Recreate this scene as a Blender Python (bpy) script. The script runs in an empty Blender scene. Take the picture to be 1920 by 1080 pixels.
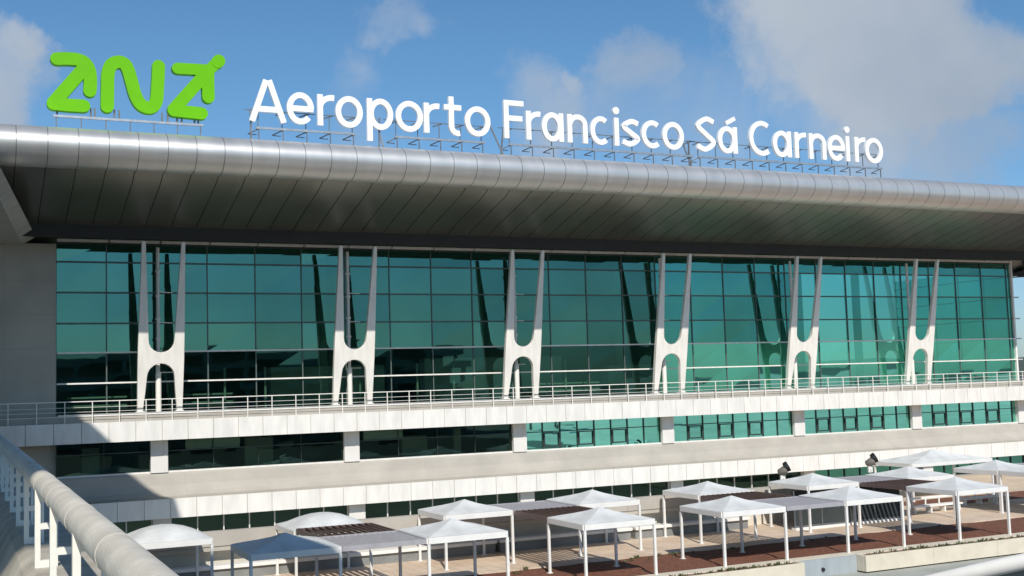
import bpy, math, random
from mathutils import Vector, Matrix, Euler
random.seed(7)
S = bpy.context.scene
COL = S.collection

# ------------------------------------------------------------------ helpers
class MB:
    """collects boxes, bars, tubes and prisms into one mesh"""
    def __init__(self): self.v=[]; self.f=[]; self.sm=[]
    def add(self, vs, fs, smooth=False):
        o=len(self.v); self.v+= [tuple(p) for p in vs]
        for f in fs: self.f.append([i+o for i in f]); self.sm.append(smooth)
        return self
    def box(self, x0,x1,y0,y1,z0,z1):
        if x0>x1: x0,x1=x1,x0
        if y0>y1: y0,y1=y1,y0
        if z0>z1: z0,z1=z1,z0
        vs=[(x0,y0,z0),(x1,y0,z0),(x1,y1,z0),(x0,y1,z0),(x0,y0,z1),(x1,y0,z1),(x1,y1,z1),(x0,y1,z1)]
        return self.add(vs,[(0,3,2,1),(4,5,6,7),(0,1,5,4),(1,2,6,5),(2,3,7,6),(3,0,4,7)])
    def bar(self,a,b,w,h=None,up=(0,0,1)):
        a=Vector(a);b=Vector(b);h=w if h is None else h
        d=(b-a).normalized(); u=Vector(up)
        if abs(d.dot(u))>.98: u=Vector((0,1,0))
        s=d.cross(u).normalized(); u=s.cross(d).normalized()
        vs=[]
        for p in (a,b):
            for sx,sy in ((-1,-1),(1,-1),(1,1),(-1,1)): vs.append(p+s*(sx*w/2)+u*(sy*h/2))
        return self.add(vs,[(3,2,1,0),(4,5,6,7),(0,1,5,4),(1,2,6,5),(2,3,7,6),(3,0,4,7)])
    def tube(self,pts,r,n=12,cap=True):
        pts=[Vector(p) for p in pts]; rings=[]
        rs=r if isinstance(r,(list,tuple)) else [r]*len(pts)
        for i,p in enumerate(pts):
            d=((pts[min(i+1,len(pts)-1)]-pts[max(i-1,0)])).normalized()
            u=Vector((0,0,1)) if abs(d.z)<.95 else Vector((0,1,0))
            s=d.cross(u).normalized(); u=s.cross(d)
            rings.append([p+(s*math.cos(2*math.pi*k/n)+u*math.sin(2*math.pi*k/n))*rs[i] for k in range(n)])
        vs=[q for R in rings for q in R]; fs=[]
        for i in range(len(pts)-1):
            for k in range(n):
                fs.append((i*n+k,i*n+(k+1)%n,(i+1)*n+(k+1)%n,(i+1)*n+k))
        self.add(vs,fs,True)
        if cap: self.add(rings[0],[tuple(range(n))[::-1]]); self.add(rings[-1],[tuple(range(n))])
        return self
    def prism(self,poly,axis,a,b):
        """extrude a 2-D polygon; axis 'x': poly in (y,z); 'y': (x,z); 'z': (x,y)"""
        def P(p,t): return {'x':(t,p[0],p[1]),'y':(p[0],t,p[1]),'z':(p[0],p[1],t)}[axis]
        n=len(poly); vs=[P(p,a) for p in poly]+[P(p,b) for p in poly]
        fs=[tuple(range(n))[::-1],tuple(range(n,2*n))]+[(i,(i+1)%n,n+(i+1)%n,n+i) for i in range(n)]
        return self.add(vs,fs)
    def build(self,name,mat,parent=None,bevel=0,recalc=True):
        me=bpy.data.meshes.new(name); me.from_pydata(self.v,[],self.f); me.update()
        me.polygons.foreach_set('use_smooth',self.sm)
        if recalc:
            import bmesh
            bm=bmesh.new(); bm.from_mesh(me); bmesh.ops.recalc_face_normals(bm,faces=bm.faces); bm.to_mesh(me); bm.free()
        o=bpy.data.objects.new(name,me); COL.objects.link(o)
        if mat: me.materials.append(mat)
        if parent: o.parent=parent
        if bevel:
            m=o.modifiers.new('edge','BEVEL'); m.width=bevel; m.segments=2; m.limit_method='ANGLE'
        return o

def thing(name,label,cat,loc=(0,0,0),group=None):
    o=bpy.data.objects.new(name,None); COL.objects.link(o); o.location=loc; o.empty_display_size=.3
    o['label']=label; o['category']=cat
    if group: o['group']=group
    return o
def tag(o,label,cat,group=None):
    o['label']=label; o['category']=cat
    if group: o['group']=group
    return o
def structure(o): o['kind']='structure'; return o
def at(root,o):
    """part built in world coordinates under a moved root"""
    o.location=-Vector(root.location); return o
def copy_tree(o,parent=None):
    c=o.copy(); COL.objects.link(c); c.parent=parent
    for ch in list(o.children): copy_tree(ch,c)
    return c

# ------------------------------------------------------------------ materials
def newmat(name):
    m=bpy.data.materials.new(name); m.use_nodes=True
    return m,m.node_tree.nodes,m.node_tree.links,m.node_tree.nodes['Principled BSDF']
def mat(name,col,rough=.6,metal=0,var=.12,scale=1.5,bump=0,bscale=30,streak=0,spec=None,dirt=0):
    m,N,L,B=newmat(name)
    B.inputs['Roughness'].default_value=rough; B.inputs['Metallic'].default_value=metal
    if spec is not None: B.inputs['Specular IOR Level'].default_value=spec
    tc=N.new('ShaderNodeTexCoord'); mp=N.new('ShaderNodeMapping')
    mp.inputs['Scale'].default_value=(1,1,.25 if streak else 1)
    L.new(tc.outputs['Object'],mp.inputs[0])
    no=N.new('ShaderNodeTexNoise'); no.inputs['Scale'].default_value=scale; no.inputs['Detail'].default_value=6
    L.new(mp.outputs[0],no.inputs[0])
    cr=N.new('ShaderNodeValToRGB'); e=cr.color_ramp.elements
    e[0].position=.3; e[1].position=.7
    e[0].color=tuple(c*(1-var) for c in col)+(1,); e[1].color=tuple(min(1,c*(1+var)) for c in col)+(1,)
    L.new(no.outputs[0],cr.inputs[0]); L.new(cr.outputs[0],B.inputs['Base Color'])
    if bump:
        n2=N.new('ShaderNodeTexNoise'); n2.inputs['Scale'].default_value=bscale; n2.inputs['Detail'].default_value=4
        L.new(tc.outputs['Object'],n2.inputs[0])
        bp=N.new('ShaderNodeBump'); bp.inputs['Strength'].default_value=bump; bp.inputs['Distance'].default_value=.02
        L.new(n2.outputs[0],bp.inputs['Height']); L.new(bp.outputs[0],B.inputs['Normal'])
    return m

M={}
M['white']=mat('white_panel',(.765,.745,.705),.5,var=.09,scale=2.2,streak=1)
M['whitesteel']=mat('sunlit_white_steel',(.83,.80,.745),.4,var=.08,scale=2.5,streak=1)
M['beige']=mat('beige_concrete',(.44,.41,.365),.85,var=.10,scale=.6,bump=.25,bscale=12)
M['wallgrey']=mat('grey_render',(.45,.425,.365),.85,var=.10,scale=.5,bump=.25,bscale=10)
M['column']=mat('column_white',(.72,.70,.67),.6,var=.06,scale=.9)
M['alu']=mat('aluminium',(.52,.54,.52),.45,metal=.0,var=.06,scale=3)
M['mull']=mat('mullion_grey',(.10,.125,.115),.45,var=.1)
M['frame_dark']=mat('dark_frame',(.035,.05,.045),.4,var=.1)
M['steel']=mat('galvanised_steel',(.42,.45,.48),.4,metal=.7,var=.15,scale=4)
M['steel_dark']=mat('weathered_steel',(.16,.17,.18),.5,metal=.4,var=.2,scale=4)
M['letterwhite']=mat('letter_white',(.88,.88,.87),.35,var=.02)
M['green']=mat('lime_green',(.135,.48,.0005),.5,var=.05,scale=1,spec=.2)
M['floor_int']=mat('interior_floor',(.34,.33,.30),.35,var=.1)
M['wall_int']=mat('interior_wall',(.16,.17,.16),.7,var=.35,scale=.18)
M['coping']=mat('white_coping',(.82,.80,.76),.6,var=.06,scale=2)
M['membrane']=mat('white_membrane',(.69,.70,.69),.55,var=.15,scale=1.0,bump=.25,bscale=3)
M['post']=mat('white_post_paint',(.80,.79,.76),.4,var=.04,scale=3)
M['slat']=mat('grey_slat',(.37,.36,.385),.5,var=.08,scale=3)
M['slat_dark']=mat('brown_slat',(.13,.09,.085),.5,var=.15,scale=3)
M['dark']=mat('black_plastic',(.02,.02,.022),.4,var=.2)
M['lamp']=mat('brown_metal',(.19,.17,.15),.45,var=.2)
M['planter']=mat('planter_cream',(.66,.60,.48),.8,var=.07,scale=1.5,bump=.2,bscale=18)
M['recess']=mat('grey_metal_panel',(.36,.40,.42),.5,var=.10,scale=2,streak=1)
M['rail']=mat('weathered_rail_paint',(.70,.655,.57),.6,var=.15,scale=5,bump=.3,bscale=40)
M['railring']=mat('rail_joint',(.60,.56,.48),.6,var=.08,scale=6)
M['balus']=mat('cream_baluster',(.80,.78,.70),.45,var=.08,scale=6)
M['parapet']=mat('parapet_concrete',(.46,.42,.35),.9,var=.22,scale=3,bump=.5,bscale=35,streak=1)
M['dgreen']=mat('plant_green',(.10,.11,.04),.7,var=.35,scale=8)
M['pale']=mat('pale_render',(.66,.62,.53),.85,var=.14,scale=.5)
M['blind']=mat('blind_fabric',(.85,.76,.72),.9,var=.05)
M['bench_base']=mat('bench_base_grey',(.22,.23,.225),.7,var=.15)
M['slabgrey']=mat('slab_concrete',(.36,.37,.34),.8,var=.12,scale=.8)
M['darkglass_wall']=mat('dark_cladding',(.045,.054,.056),.8,var=.2,scale=.6,spec=.2)

def metal_roof():
    m,N,L,B=newmat('eave_metal')
    B.inputs['Metallic'].default_value=.68
    tc=N.new('ShaderNodeTexCoord'); mp=N.new('ShaderNodeMapping'); mp.inputs['Scale'].default_value=(1/1.4633,.2,.2)
    L.new(tc.outputs['Object'],mp.inputs[0])
    wn=N.new('ShaderNodeTexNoise'); wn.inputs['Scale'].default_value=1.6; wn.inputs['Detail'].default_value=5
    L.new(mp.outputs[0],wn.inputs[0])
    cr=N.new('ShaderNodeValToRGB'); e=cr.color_ramp.elements; e[0].position=.25;e[1].position=.75
    e[0].color=(.60,.595,.58,1); e[1].color=(.70,.69,.67,1)
    L.new(wn.outputs[0],cr.inputs[0]); L.new(cr.outputs[0],B.inputs['Base Color'])
    r=N.new('ShaderNodeMapRange'); r.inputs[3].default_value=.38; r.inputs[4].default_value=.46
    L.new(wn.outputs[0],r.inputs[0]); L.new(r.outputs[0],B.inputs['Roughness'])
    return m
M['eave']=metal_roof()
M['joint']=mat('joint_shadow_gap',(.02,.02,.02),.7,var=.1)
M['trim']=mat('shade_black_trim',(.02,.02,.019),.7,var=.15)  # shade and dark reflection at the soffit end put into this black
def soffit_mat():
    m,N,L,B=newmat('soffit_metal')
    B.inputs['Metallic'].default_value=.85
    tc=N.new('ShaderNodeTexCoord'); sx=N.new('ShaderNodeSeparateXYZ'); L.new(tc.outputs['Object'],sx.inputs[0])
    # every panel a slightly different grey
    a=N.new('ShaderNodeMath'); a.operation='DIVIDE'; a.inputs[1].default_value=1.4633; L.new(sx.outputs[0],a.inputs[0])
    fl=N.new('ShaderNodeMath'); fl.operation='FLOOR'; L.new(a.outputs[0],fl.inputs[0])
    wn=N.new('ShaderNodeTexWhiteNoise'); wn.noise_dimensions='1D'; L.new(fl.outputs[0],wn.inputs['W'])
    no=N.new('ShaderNodeTexNoise'); no.inputs['Scale'].default_value=.35; no.inputs['Detail'].default_value=5
    L.new(tc.outputs['Object'],no.inputs[0])
    ad=N.new('ShaderNodeMath'); ad.operation='MULTIPLY_ADD'; ad.inputs[1].default_value=.25; L.new(wn.outputs['Value'],ad.inputs[0]); L.new(no.outputs[0],ad.inputs[2])
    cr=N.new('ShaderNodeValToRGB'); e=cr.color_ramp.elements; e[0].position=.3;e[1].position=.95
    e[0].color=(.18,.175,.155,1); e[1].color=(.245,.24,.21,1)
    L.new(ad.outputs[0],cr.inputs[0]); L.new(cr.outputs[0],B.inputs['Base Color'])
    B.inputs['Roughness'].default_value=.33
    return m
M['soffit']=soffit_mat()

def glass(name,tint,refl,fac,wav=.012):
    m,N,L,B=newmat(name); N.remove(B)
    out=N['Material Output']
    tr=N.new('ShaderNodeBsdfTransparent'); tr.inputs[0].default_value=tint+(1,)
    gl=N.new('ShaderNodeBsdfGlossy'); gl.inputs['Roughness'].default_value=.015
    tc=N.new('ShaderNodeTexCoord')
    # glass colour differs a little from pane to pane
    no=N.new('ShaderNodeTexNoise'); no.inputs['Scale'].default_value=.22; no.inputs['Detail'].default_value=2
    L.new(tc.outputs['Object'],no.inputs[0])
    cr=N.new('ShaderNodeValToRGB'); e=cr.color_ramp.elements; e[0].position=.3;e[1].position=.7
    e[0].color=tuple(c*.9 for c in refl)+(1,); e[1].color=tuple(min(1,c*1.08) for c in refl)+(1,)
    L.new(no.outputs[0],cr.inputs[0])
    ge=N.new('ShaderNodeNewGeometry'); pr=N.new('ShaderNodeMapRange'); pr.inputs[3].default_value=.80; pr.inputs[4].default_value=1.12
    L.new(ge.outputs['Random Per Island'],pr.inputs[0])
    pm=N.new('ShaderNodeVectorMath'); pm.operation='SCALE'; L.new(cr.outputs[0],pm.inputs[0]); L.new(pr.outputs[0],pm.inputs['Scale']); L.new(pm.outputs[0],gl.inputs['Color'])
    bn=N.new('ShaderNodeTexNoise'); bn.inputs['Scale'].default_value=.55; bn.inputs['Detail'].default_value=1
    L.new(tc.outputs['Object'],bn.inputs[0])
    bp=N.new('ShaderNodeBump'); bp.inputs['Strength'].default_value=wav; bp.inputs['Distance'].default_value=.15
    L.new(bn.outputs[0],bp.inputs['Height']); L.new(bp.outputs[0],gl.inputs['Normal'])
    mx=N.new('ShaderNodeMixShader'); 
    lw=N.new('ShaderNodeLayerWeight'); lw.inputs['Blend'].default_value=.25
    mr=N.new('ShaderNodeMapRange'); mr.inputs[3].default_value=fac; mr.inputs[4].default_value=min(1,fac+.45)
    L.new(lw.outputs['Fresnel'],mr.inputs[0]); L.new(mr.outputs[0],mx.inputs[0])
    L.new(tr.outputs[0],mx.inputs[1]); L.new(gl.outputs[0],mx.inputs[2]); L.new(mx.outputs[0],out.inputs[0])
    return m
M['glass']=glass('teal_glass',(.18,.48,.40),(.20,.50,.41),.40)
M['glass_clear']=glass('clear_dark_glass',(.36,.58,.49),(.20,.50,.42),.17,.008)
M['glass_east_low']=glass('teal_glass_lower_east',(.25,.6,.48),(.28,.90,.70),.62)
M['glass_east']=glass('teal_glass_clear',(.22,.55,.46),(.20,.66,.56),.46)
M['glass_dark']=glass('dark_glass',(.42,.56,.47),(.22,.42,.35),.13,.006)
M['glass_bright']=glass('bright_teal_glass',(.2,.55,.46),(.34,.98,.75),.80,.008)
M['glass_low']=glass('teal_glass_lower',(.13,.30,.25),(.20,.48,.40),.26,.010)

def paving():
    m,N,L,B=newmat('terrace_paving'); B.inputs['Roughness'].default_value=.8
    tc=N.new('ShaderNodeTexCoord'); br=N.new('ShaderNodeTexBrick')
    br.inputs['Scale'].default_value=1; br.inputs['Brick Width'].default_value=.6; br.inputs['Row Height'].default_value=.6
    br.offset=0; br.inputs['Mortar Size'].default_value=.012
    br.inputs['Color1'].default_value=(.68,.54,.41,1); br.inputs['Color2'].default_value=(.74,.60,.46,1); br.inputs['Mortar'].default_value=(.36,.28,.22,1)
    L.new(tc.outputs['Object'],br.inputs[0])
    no=N.new('ShaderNodeTexNoise'); no.inputs['Scale'].default_value=.7; no.inputs['Detail'].default_value=7; L.new(tc.outputs['Object'],no.inputs[0])
    mx=N.new('ShaderNodeMixRGB'); mx.blend_type='MULTIPLY'; mx.inputs[0].default_value=.6
    cr=N.new('ShaderNodeValToRGB'); e=cr.color_ramp.elements; e[0].position=.3;e[1].position=.65; e[0].color=(.72,.66,.62,1); e[1].color=(1,1,1,1)
    L.new(no.outputs[0],cr.inputs[0]); L.new(br.outputs[0],mx.inputs[1]); L.new(cr.outputs[0],mx.inputs[2]); L.new(mx.outputs[0],B.inputs['Base Color'])
    return m
M['paving']=paving()
def soil():
    m,N,L,B=newmat('red_bark_bed'); B.inputs['Roughness'].default_value=.95
    tc=N.new('ShaderNodeTexCoord'); no=N.new('ShaderNodeTexNoise'); no.inputs['Scale'].default_value=5; no.inputs['Detail'].default_value=9; no.inputs['Roughness'].default_value=.7
    L.new(tc.outputs['Object'],no.inputs[0]); cr=N.new('ShaderNodeValToRGB'); e=cr.color_ramp.elements; e[0].position=.35;e[1].position=.68
    e[0].color=(.10,.038,.022,1); e[1].color=(.26,.105,.06,1); L.new(no.outputs[0],cr.inputs[0]); L.new(cr.outputs[0],B.inputs['Base Color'])
    bp=N.new('ShaderNodeBump'); bp.inputs['Strength'].default_value=.8; bp.inputs['Distance'].default_value=.05; L.new(no.outputs[0],bp.inputs['Height']); L.new(bp.outputs[0],B.inputs['Normal'])
    return m
M['soil']=soil()
M['ground']=mat('asphalt_ground',(.07,.075,.07),.9,var=.25,scale=.05,bump=.3,bscale=3)
M['lowfloor']=mat('concrete_floor',(.37,.38,.34),.85,var=.12,scale=.6,bump=.2,bscale=15)
M['asphalt']=mat('dark_asphalt',(.055,.055,.055),.9,var=.2,scale=.4,bump=.3,bscale=20)
M['added_ground']=mat('added_pale_ground',(.50,.49,.45),.85,var=.15,scale=.05)
M['hill']=mat('hill_green',(.06,.08,.06),.95,var=.4,scale=.02)
M['carpark']=mat('car_park_concrete',(.38,.38,.36),.85,var=.2,scale=.1)
M['leaf']=mat('tree_leaf',(.05,.08,.025),.7,var=.5,scale=.6)
M['bark']=mat('tree_bark',(.12,.09,.06),.9,var=.3,scale=4)

# ------------------------------------------------------------------ setting
g=MB(); g.add([(-3000,-3000,-8.9),(3000,-3000,-8.9),(3000,3000,-8.9),(-3000,3000,-8.9)],[(0,1,2,3)])
structure(g.build('ground',M['ground']))
g=MB(); g.add([(78,-900,-8.88),(1500,-900,-8.88),(1500,-73,-8.88),(78,-73,-8.88)],[(0,1,2,3)]); structure(g.build('added_forecourt',M['added_ground']))  # pale ground out of view, added to brighten reflections in the lower glass
g=MB(); g.box(-60,120,-37,-30.22,-8.86,-8.30)
structure(g.build('lower_path',M['lowfloor']))
g=MB(); g.box(-60,120,-72,-37.01,-8.86,-8.42)
structure(g.build('service_road',M['asphalt']))
# terrace floor
g=MB(); g.box(-40,40.2,-24.5,-17.2,-8.28,-7.55); g.box(40.201,110,-24.5,-2.6,-8.28,-7.55)
structure(g.build('terrace_floor',M['paving']))
g=MB(); g.box(44,100,-17.6,-14.2,-7.6,-7.54); structure(g.build('rear_planting_bed',M['soil']))
g=MB(); 
nx=150
rowsy=[-30.2+.38*i for i in range(16)]
vs=[];fs=[]
for j,y in enumerate(rowsy):
    for i in range(nx+1):
        vs.append((-40+i,min(y,-24.5) if j<15 else -24.5,-7.56+random.uniform(-.03,.035)-(.02 if j in(0,15) else 0)))
for j in range(15):
    for i in range(nx): fs.append((j*(nx+1)+i,j*(nx+1)+i+1,(j+1)*(nx+1)+i+1,(j+1)*(nx+1)+i))
g.add(vs,fs,True); structure(g.build('planting_bed',M['soil'],recalc=False))
# distant hill behind the building
random.seed(3)
g=MB(); xs=[-1500+60*i for i in range(90)]
vs=[]
for x in xs: vs.append((x,1500,-12)); 
hh=[38+22*math.sin(x*.0021+1)+10*math.sin(x*.009)+random.uniform(-3,3) for x in xs]
for x,h in zip(xs,hh): vs.append((x,1650,h))
for x,h in zip(xs,hh): vs.append((x,2100,h*.6))
n=len(xs); fs=[]
for k in range(2):
    for i in range(n-1): fs.append((k*n+i,k*n+i+1,(k+1)*n+i+1,(k+1)*n+i))
g.add(vs,fs,True); structure(g.build('hills',M['hill'],recalc=False))

# ------------------------------------------------------------------ terminal building
T=thing('terminal_building','long white airport terminal with curved metal roof, leaning H shaped props and teal glass front','terminal')
XL,XR=-5.75,72.6
PITCH=1.4633; SEAM0=-8.42
# eave profile (y,z): from the roof top, round the nose, to the start of the soffit
prof=[(14,17.6),(4,16.75),(-4,15.85),(-8,15.25),(-10.2,14.90)]
cx_,cz_,ra,rb=-10.75,13.78,1.42,1.03
for k in range(0,19):
    t=math.radians(75+ (285-75)*k/18)
    prof.append((cx_+ra*math.cos(t),cz_+rb*math.sin(t)))
sof=[prof[-1],(-9.4,12.40),(-7.4,11.90),(-5.6,11.44),(-4.5,11.14),(-3.56,10.84)]
def panels(pr,x0,x1,mb,jb,gap=.032,depth=.04,smooth=True):
    """profile extruded panel by panel, with a sunk groove between panels"""
    n=len(pr)
    nor=[]
    for i in range(n):
        a=Vector(pr[max(i-1,0)]);b=Vector(pr[min(i+1,n-1)]); d=(b-a).normalized(); nor.append(Vector((-d.y,d.x)))
    c=sum((Vector(p) for p in pr),Vector((0,0)))/n
    inn=[Vector(p)+nn*depth for p,nn in zip(pr,nor)]
    k=math.floor((x0-SEAM0)/PITCH)
    while True:
        a=SEAM0+k*PITCH; b=a+PITCH; k+=1
        if a>=x1: break
        aa=max(a,x0)+gap/2; bb=min(b,x1)-gap/2
        vs=[(aa,p[0],p[1]) for p in pr]+[(bb,p[0],p[1]) for p in pr]
        mb.add(vs,[(i,i+1,n+i+1,n+i) for i in range(n-1)],smooth)
        # groove: two cheeks and a sunk bottom
        vs=[(bb,p[0],p[1]) for p in pr]+[(bb,p[0],p[1]) for p in inn]+[(bb+gap,p[0],p[1]) for p in inn]+[(bb+gap,p[0],p[1]) for p in pr]
        for q in range(3): jb.add(vs[q*n:(q+2)*n],[(i,i+1,n+i+1,n+i) for i in range(n-1)],False)
RX0,RX1=-30,92
mb=MB(); jb=MB(); panels(prof,RX0,RX1,mb,jb); roof=mb.build('roof',M['eave'],T,recalc=False); jb.build('panel_joint',M['steel_dark'],roof,recalc=False)
mb=MB(); jb=MB(); panels(sof,RX0,RX1,mb,jb,gap=.045,depth=.05)
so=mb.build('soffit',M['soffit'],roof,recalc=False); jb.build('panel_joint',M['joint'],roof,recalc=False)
mb=MB()
mb.add([(RX0,-3.58,10.85),(RX1,-3.58,10.85),(RX1,-3.50,10.45),(RX0,-3.50,10.45),(RX1,-3.42,10.13),(RX0,-3.42,10.13),(74.2,-.0,10.52),(RX0,-.0,10.52)],[(0,1,2,3),(3,2,4,5),(5,4,6,7)])
mb.add([(RX1,-3.42,10.13),(84.5,12,10.13),(81.7,8.05,10.12),(78.3,3.4,10.1),(74.2,0.0,10.52)],[(0,1,2,3,4)])
mb.build('soffit_shade_strip',M['trim'],roof,recalc=False)
# roof end cap so nothing is hollow
mb=MB(); mb.prism([(14,17.6)]+prof[1:]+sof[1:]+[(-3.5,10.5),(-3.4,10.2),(0,10.55),(14,10.55)],'x',RX1+.02,RX1+.2); mb.build('roof_end_cap',M['eave'],roof)
mb=MB(); mb.prism([(14,17.5),(14,10.56),(0.05,10.56),(0.05,11),(12,17.0)],'x',RX0,RX1-.3); mb.build('roof_rear',M['wallgrey'],roof)
# light head trim above the glass
mb=MB()
for k in range(27):
    a=XL+3*k-.02+.06; b=min(XL+3*(k+1),XR)-.06
    if b>a: mb.box(a,b,-.40,-.06,10.27,10.41)
mb.build('head_trim',M['whitesteel'],T)
mb=MB(); mb.box(XL,XR,-.10,.02,10.16,10.29); mb.build('head_rail',M['frame_dark'],T)

# upper glazing: one window per bay
ROWS=[1.80,3.62,5.38,7.24,9.08]
edges=[XL]+[12*k for k in range(6)]+[XR]
def vlines(x0,x1): return [x for x in [3*j+.1 for j in range(-1,25)] if x0+.4<x<x1-.4]
for a,b in zip(edges,edges[1:]):
    xs=[a]+vlines(a,b)+[b]; zs=[-.02]+ROWS+[10.2]
    mb=MB(); ml=MB()
    for i in range(len(xs)-1):
        for j in range(len(zs)-1):
            # panes sit a millimetre or two out of line with one another
            t=[random.uniform(-.011,.011) for _ in range(4)]
            (ml if j<2 else mb).add([(xs[i]+.02,t[0],zs[j]+.02),(xs[i+1]-.02,t[1],zs[j]+.02),(xs[i+1]-.02,t[2],zs[j+1]-.02),(xs[i]+.02,t[3],zs[j+1]-.02)],[(0,1,2,3)])
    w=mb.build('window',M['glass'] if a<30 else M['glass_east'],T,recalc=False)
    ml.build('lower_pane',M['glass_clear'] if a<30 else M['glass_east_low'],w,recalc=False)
    fr=MB()
    for x in xs[(1 if a>XL else 0):]: fr.box(x-.035,x+.035,-.05,.16,-.05,10.15)
    fr.build('mullion',M['mull'],w)
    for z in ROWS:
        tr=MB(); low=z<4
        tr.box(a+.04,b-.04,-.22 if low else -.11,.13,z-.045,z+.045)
        tr.build('ledge' if low else 'transom',M['whitesteel'] if low else M['mull'],w)  # same transoms: sunlit lower rows painted white, shaded upper rows painted dark
# end of the building: post and glazed return
mb=MB(); mb.box(XR-.06,XR+.12,-.2,.12,-.1,10.3); mb.build('corner_post',M['whitesteel'],T)
mb=MB(); mb.add([(XR+.03,.15,0),(XR+.03,14,0),(XR+.03,14,9.9),(XR+.03,.15,9.9)],[(0,1,2,3)]); w=mb.build('window',M['glass'],T,recalc=False)
fr=MB()
for z in ROWS: fr.box(XR-.03,XR+.12,.15,14,z-.05,z+.05); fr.box(XR+.13,XR+.80,-.12,.10,z-.05,z+.05)
for y in (3,6,9,12): fr.box(XR-.02,XR+.09,y-.04,y+.04,-.05,9.9)
fr.build('mullion',M['alu'],w)
# floors, back wall and inner columns seen through the glass
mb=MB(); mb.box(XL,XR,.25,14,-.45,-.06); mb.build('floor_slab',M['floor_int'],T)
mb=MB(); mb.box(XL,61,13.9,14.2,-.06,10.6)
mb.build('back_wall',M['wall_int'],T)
mb=MB()
for k in range(6): mb.tube([(12*k,5.5,-.05),(12*k,5.5,10.1)],.35,16)
mb.build('inner_column',M['wallgrey'],T)
mb=MB()
for x0,x1,z1 in ((8,16,2.6),(19,30,3.0),(34,38,2.2),(43,49,2.5)):
    mb.box(x0,x1,4,5,-.05,z1)
for x in (1.5,4.4,7.0,13.4,17.5,20.2,25,29): mb.box(x,x+.12,1.6,1.75,-.05,2.6)
for x0,x1 in ((-5,-1.5),(2,5),(27,32)): mb.box(x0,x1,1.8,2.2,.2,.5); mb.box(x0,x1,1.9,2.1,.9,1.0)
mb.build('inner_partition',M['wallgrey'],T)

# props (H shaped, leaning forward under the eave)
FY0,FY1,ZT=-1.19,-3.04,10.04
def hpoly(n=10):
    L=[(-1.31,0),(-1.34,3.0),(-1.33,4.6),(-1.25,ZT)]
    L+=[(-1.03,ZT),(-.86,6.6),(-.77,4.75)]
    for k in range(0,n+1):            # U notch
        t=math.pi+math.pi*k/n; L.append((.75*math.cos(t),4.25+.74*math.sin(t)))
    L+=[(.77,4.75),(.86,6.6),(1.03,ZT),(1.25,ZT),(1.33,4.6),(1.34,3.0),(1.31,0),(1.0,0),(.87,1.2)]
    for k in range(0,n+1):
        t=math.pi*k/n; L.append((.80*math.cos(t),2.06+.80*math.sin(t)))
    L+=[(-.87,1.2),(-1.0,0)]
    return L
HP=hpoly()
def hmesh():
    mb=MB(); th=.34
    f=[];b=[]
    for x,z in HP:
        y=FY0+(FY1-FY0)*z/ZT
        thk=th*(1-.25*z/ZT)
        f.append((x,y-thk/2,z)); b.append((x,y+thk/2,z))
    n=len(HP)
    mb.add(f+b,[tuple(range(n)),tuple(range(2*n-1,n-1,-1))]+[(i,n+i,n+(i+1)%n,(i+1)%n) for i in range(n)])
    return mb
hp0=None; dp0=None
for k in range(6):
    if k==0:
        hp0=hmesh().build('support_prop',M['whitesteel'],T,bevel=.025); dp=MB()
        for s in (-1,1): dp.box(s*1.14-.24,s*1.14+.24,FY0-.26,FY0+.26,-.04,.05)
        dp.build('foot_plate',M['whitesteel'],hp0)
        m=MB(); m.tube([(0,-.75,-.05),(0,-.75,2.25)],.17,14); m.tube([(0,-.75,2.25),(0,-.75,2.45),(0,-.75,9.95)],[.17,.10,.10],12)
        for z in (2.3,3.4,4.4,5.6,7.0,8.5): m.tube([(0,-.75,z-.06),(0,-.75,z+.06)],.16,12)
        for z in (2.35,3.62,5.38,7.24): m.bar((-.02,-.75,z),(.95,-.2,z),.05)
        dp0=m.build('downpipe',M['whitesteel'],T)
    else:
        c=hp0.copy(); COL.objects.link(c); c.parent=T; c.location=(12*k,0,0)
        for ch in hp0.children:
            d=ch.copy(); COL.objects.link(d); d.parent=c
        c=dp0.copy(); COL.objects.link(c); c.parent=T; c.location=(12*k,0,0)

# balcony: slab edge, fascia with joints, railing
FX0,FX1=-11.5,78
mb=MB(); mb.box(FX0,FX1,-1.75,.24,-.50,-.07); mb.build('balcony_slab',M['beige'],T)
mb=MB(); mb.box(XL,FX1,-1.80,-1.66,-.14,.0); mb.build('balcony_kerb',M['white'],T)
def fascia(z0,z1,y,x0,x1,step=1.5,off=0.,name='fascia'):
    mb=MB(); x=x0
    k=math.floor((x0-off)/step)
    while True:
        a=off+k*step; b=a+step; k+=1
        if a>=x1: break
        a=max(a,x0);b=min(b,x1)
        j=random.uniform(-.004,.004)
        mb.box(a+.018,b-.018,y+j,y+.1+j,z0,z1)
    o=mb.build(name,M['white'],T)
    mb=MB(); mb.box(x0,x1,y+.06,y+1.5,z0+.02,z1-.02); mb.build('fascia_backing',M['wallgrey'],o)
    return o
fascia(-1.68,-.50,-2.12,FX0,FX1)
rail=MB()
for z,w in ((.74,.05),(.40,.022),(.14,.022),(-.12,.022)): rail.bar((FX0,-2.0,z),(FX1,-2.0,z),w)
R_=rail.build('balcony_railing',M['whitesteel'],T)
p0=None
for k in range(60):
    x=FX0+.1+1.5*k
    if x>FX1: break
    if p0 is None:
        m=MB(); m.box(-.024,.024,-2.03,-1.97,-.60,.715); p0=m.build('railing_post',M['whitesteel'],R_); p0.location.x=x
    else:
        c=p0.copy(); COL.objects.link(c); c.parent=R_; c.location.x=x

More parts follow.
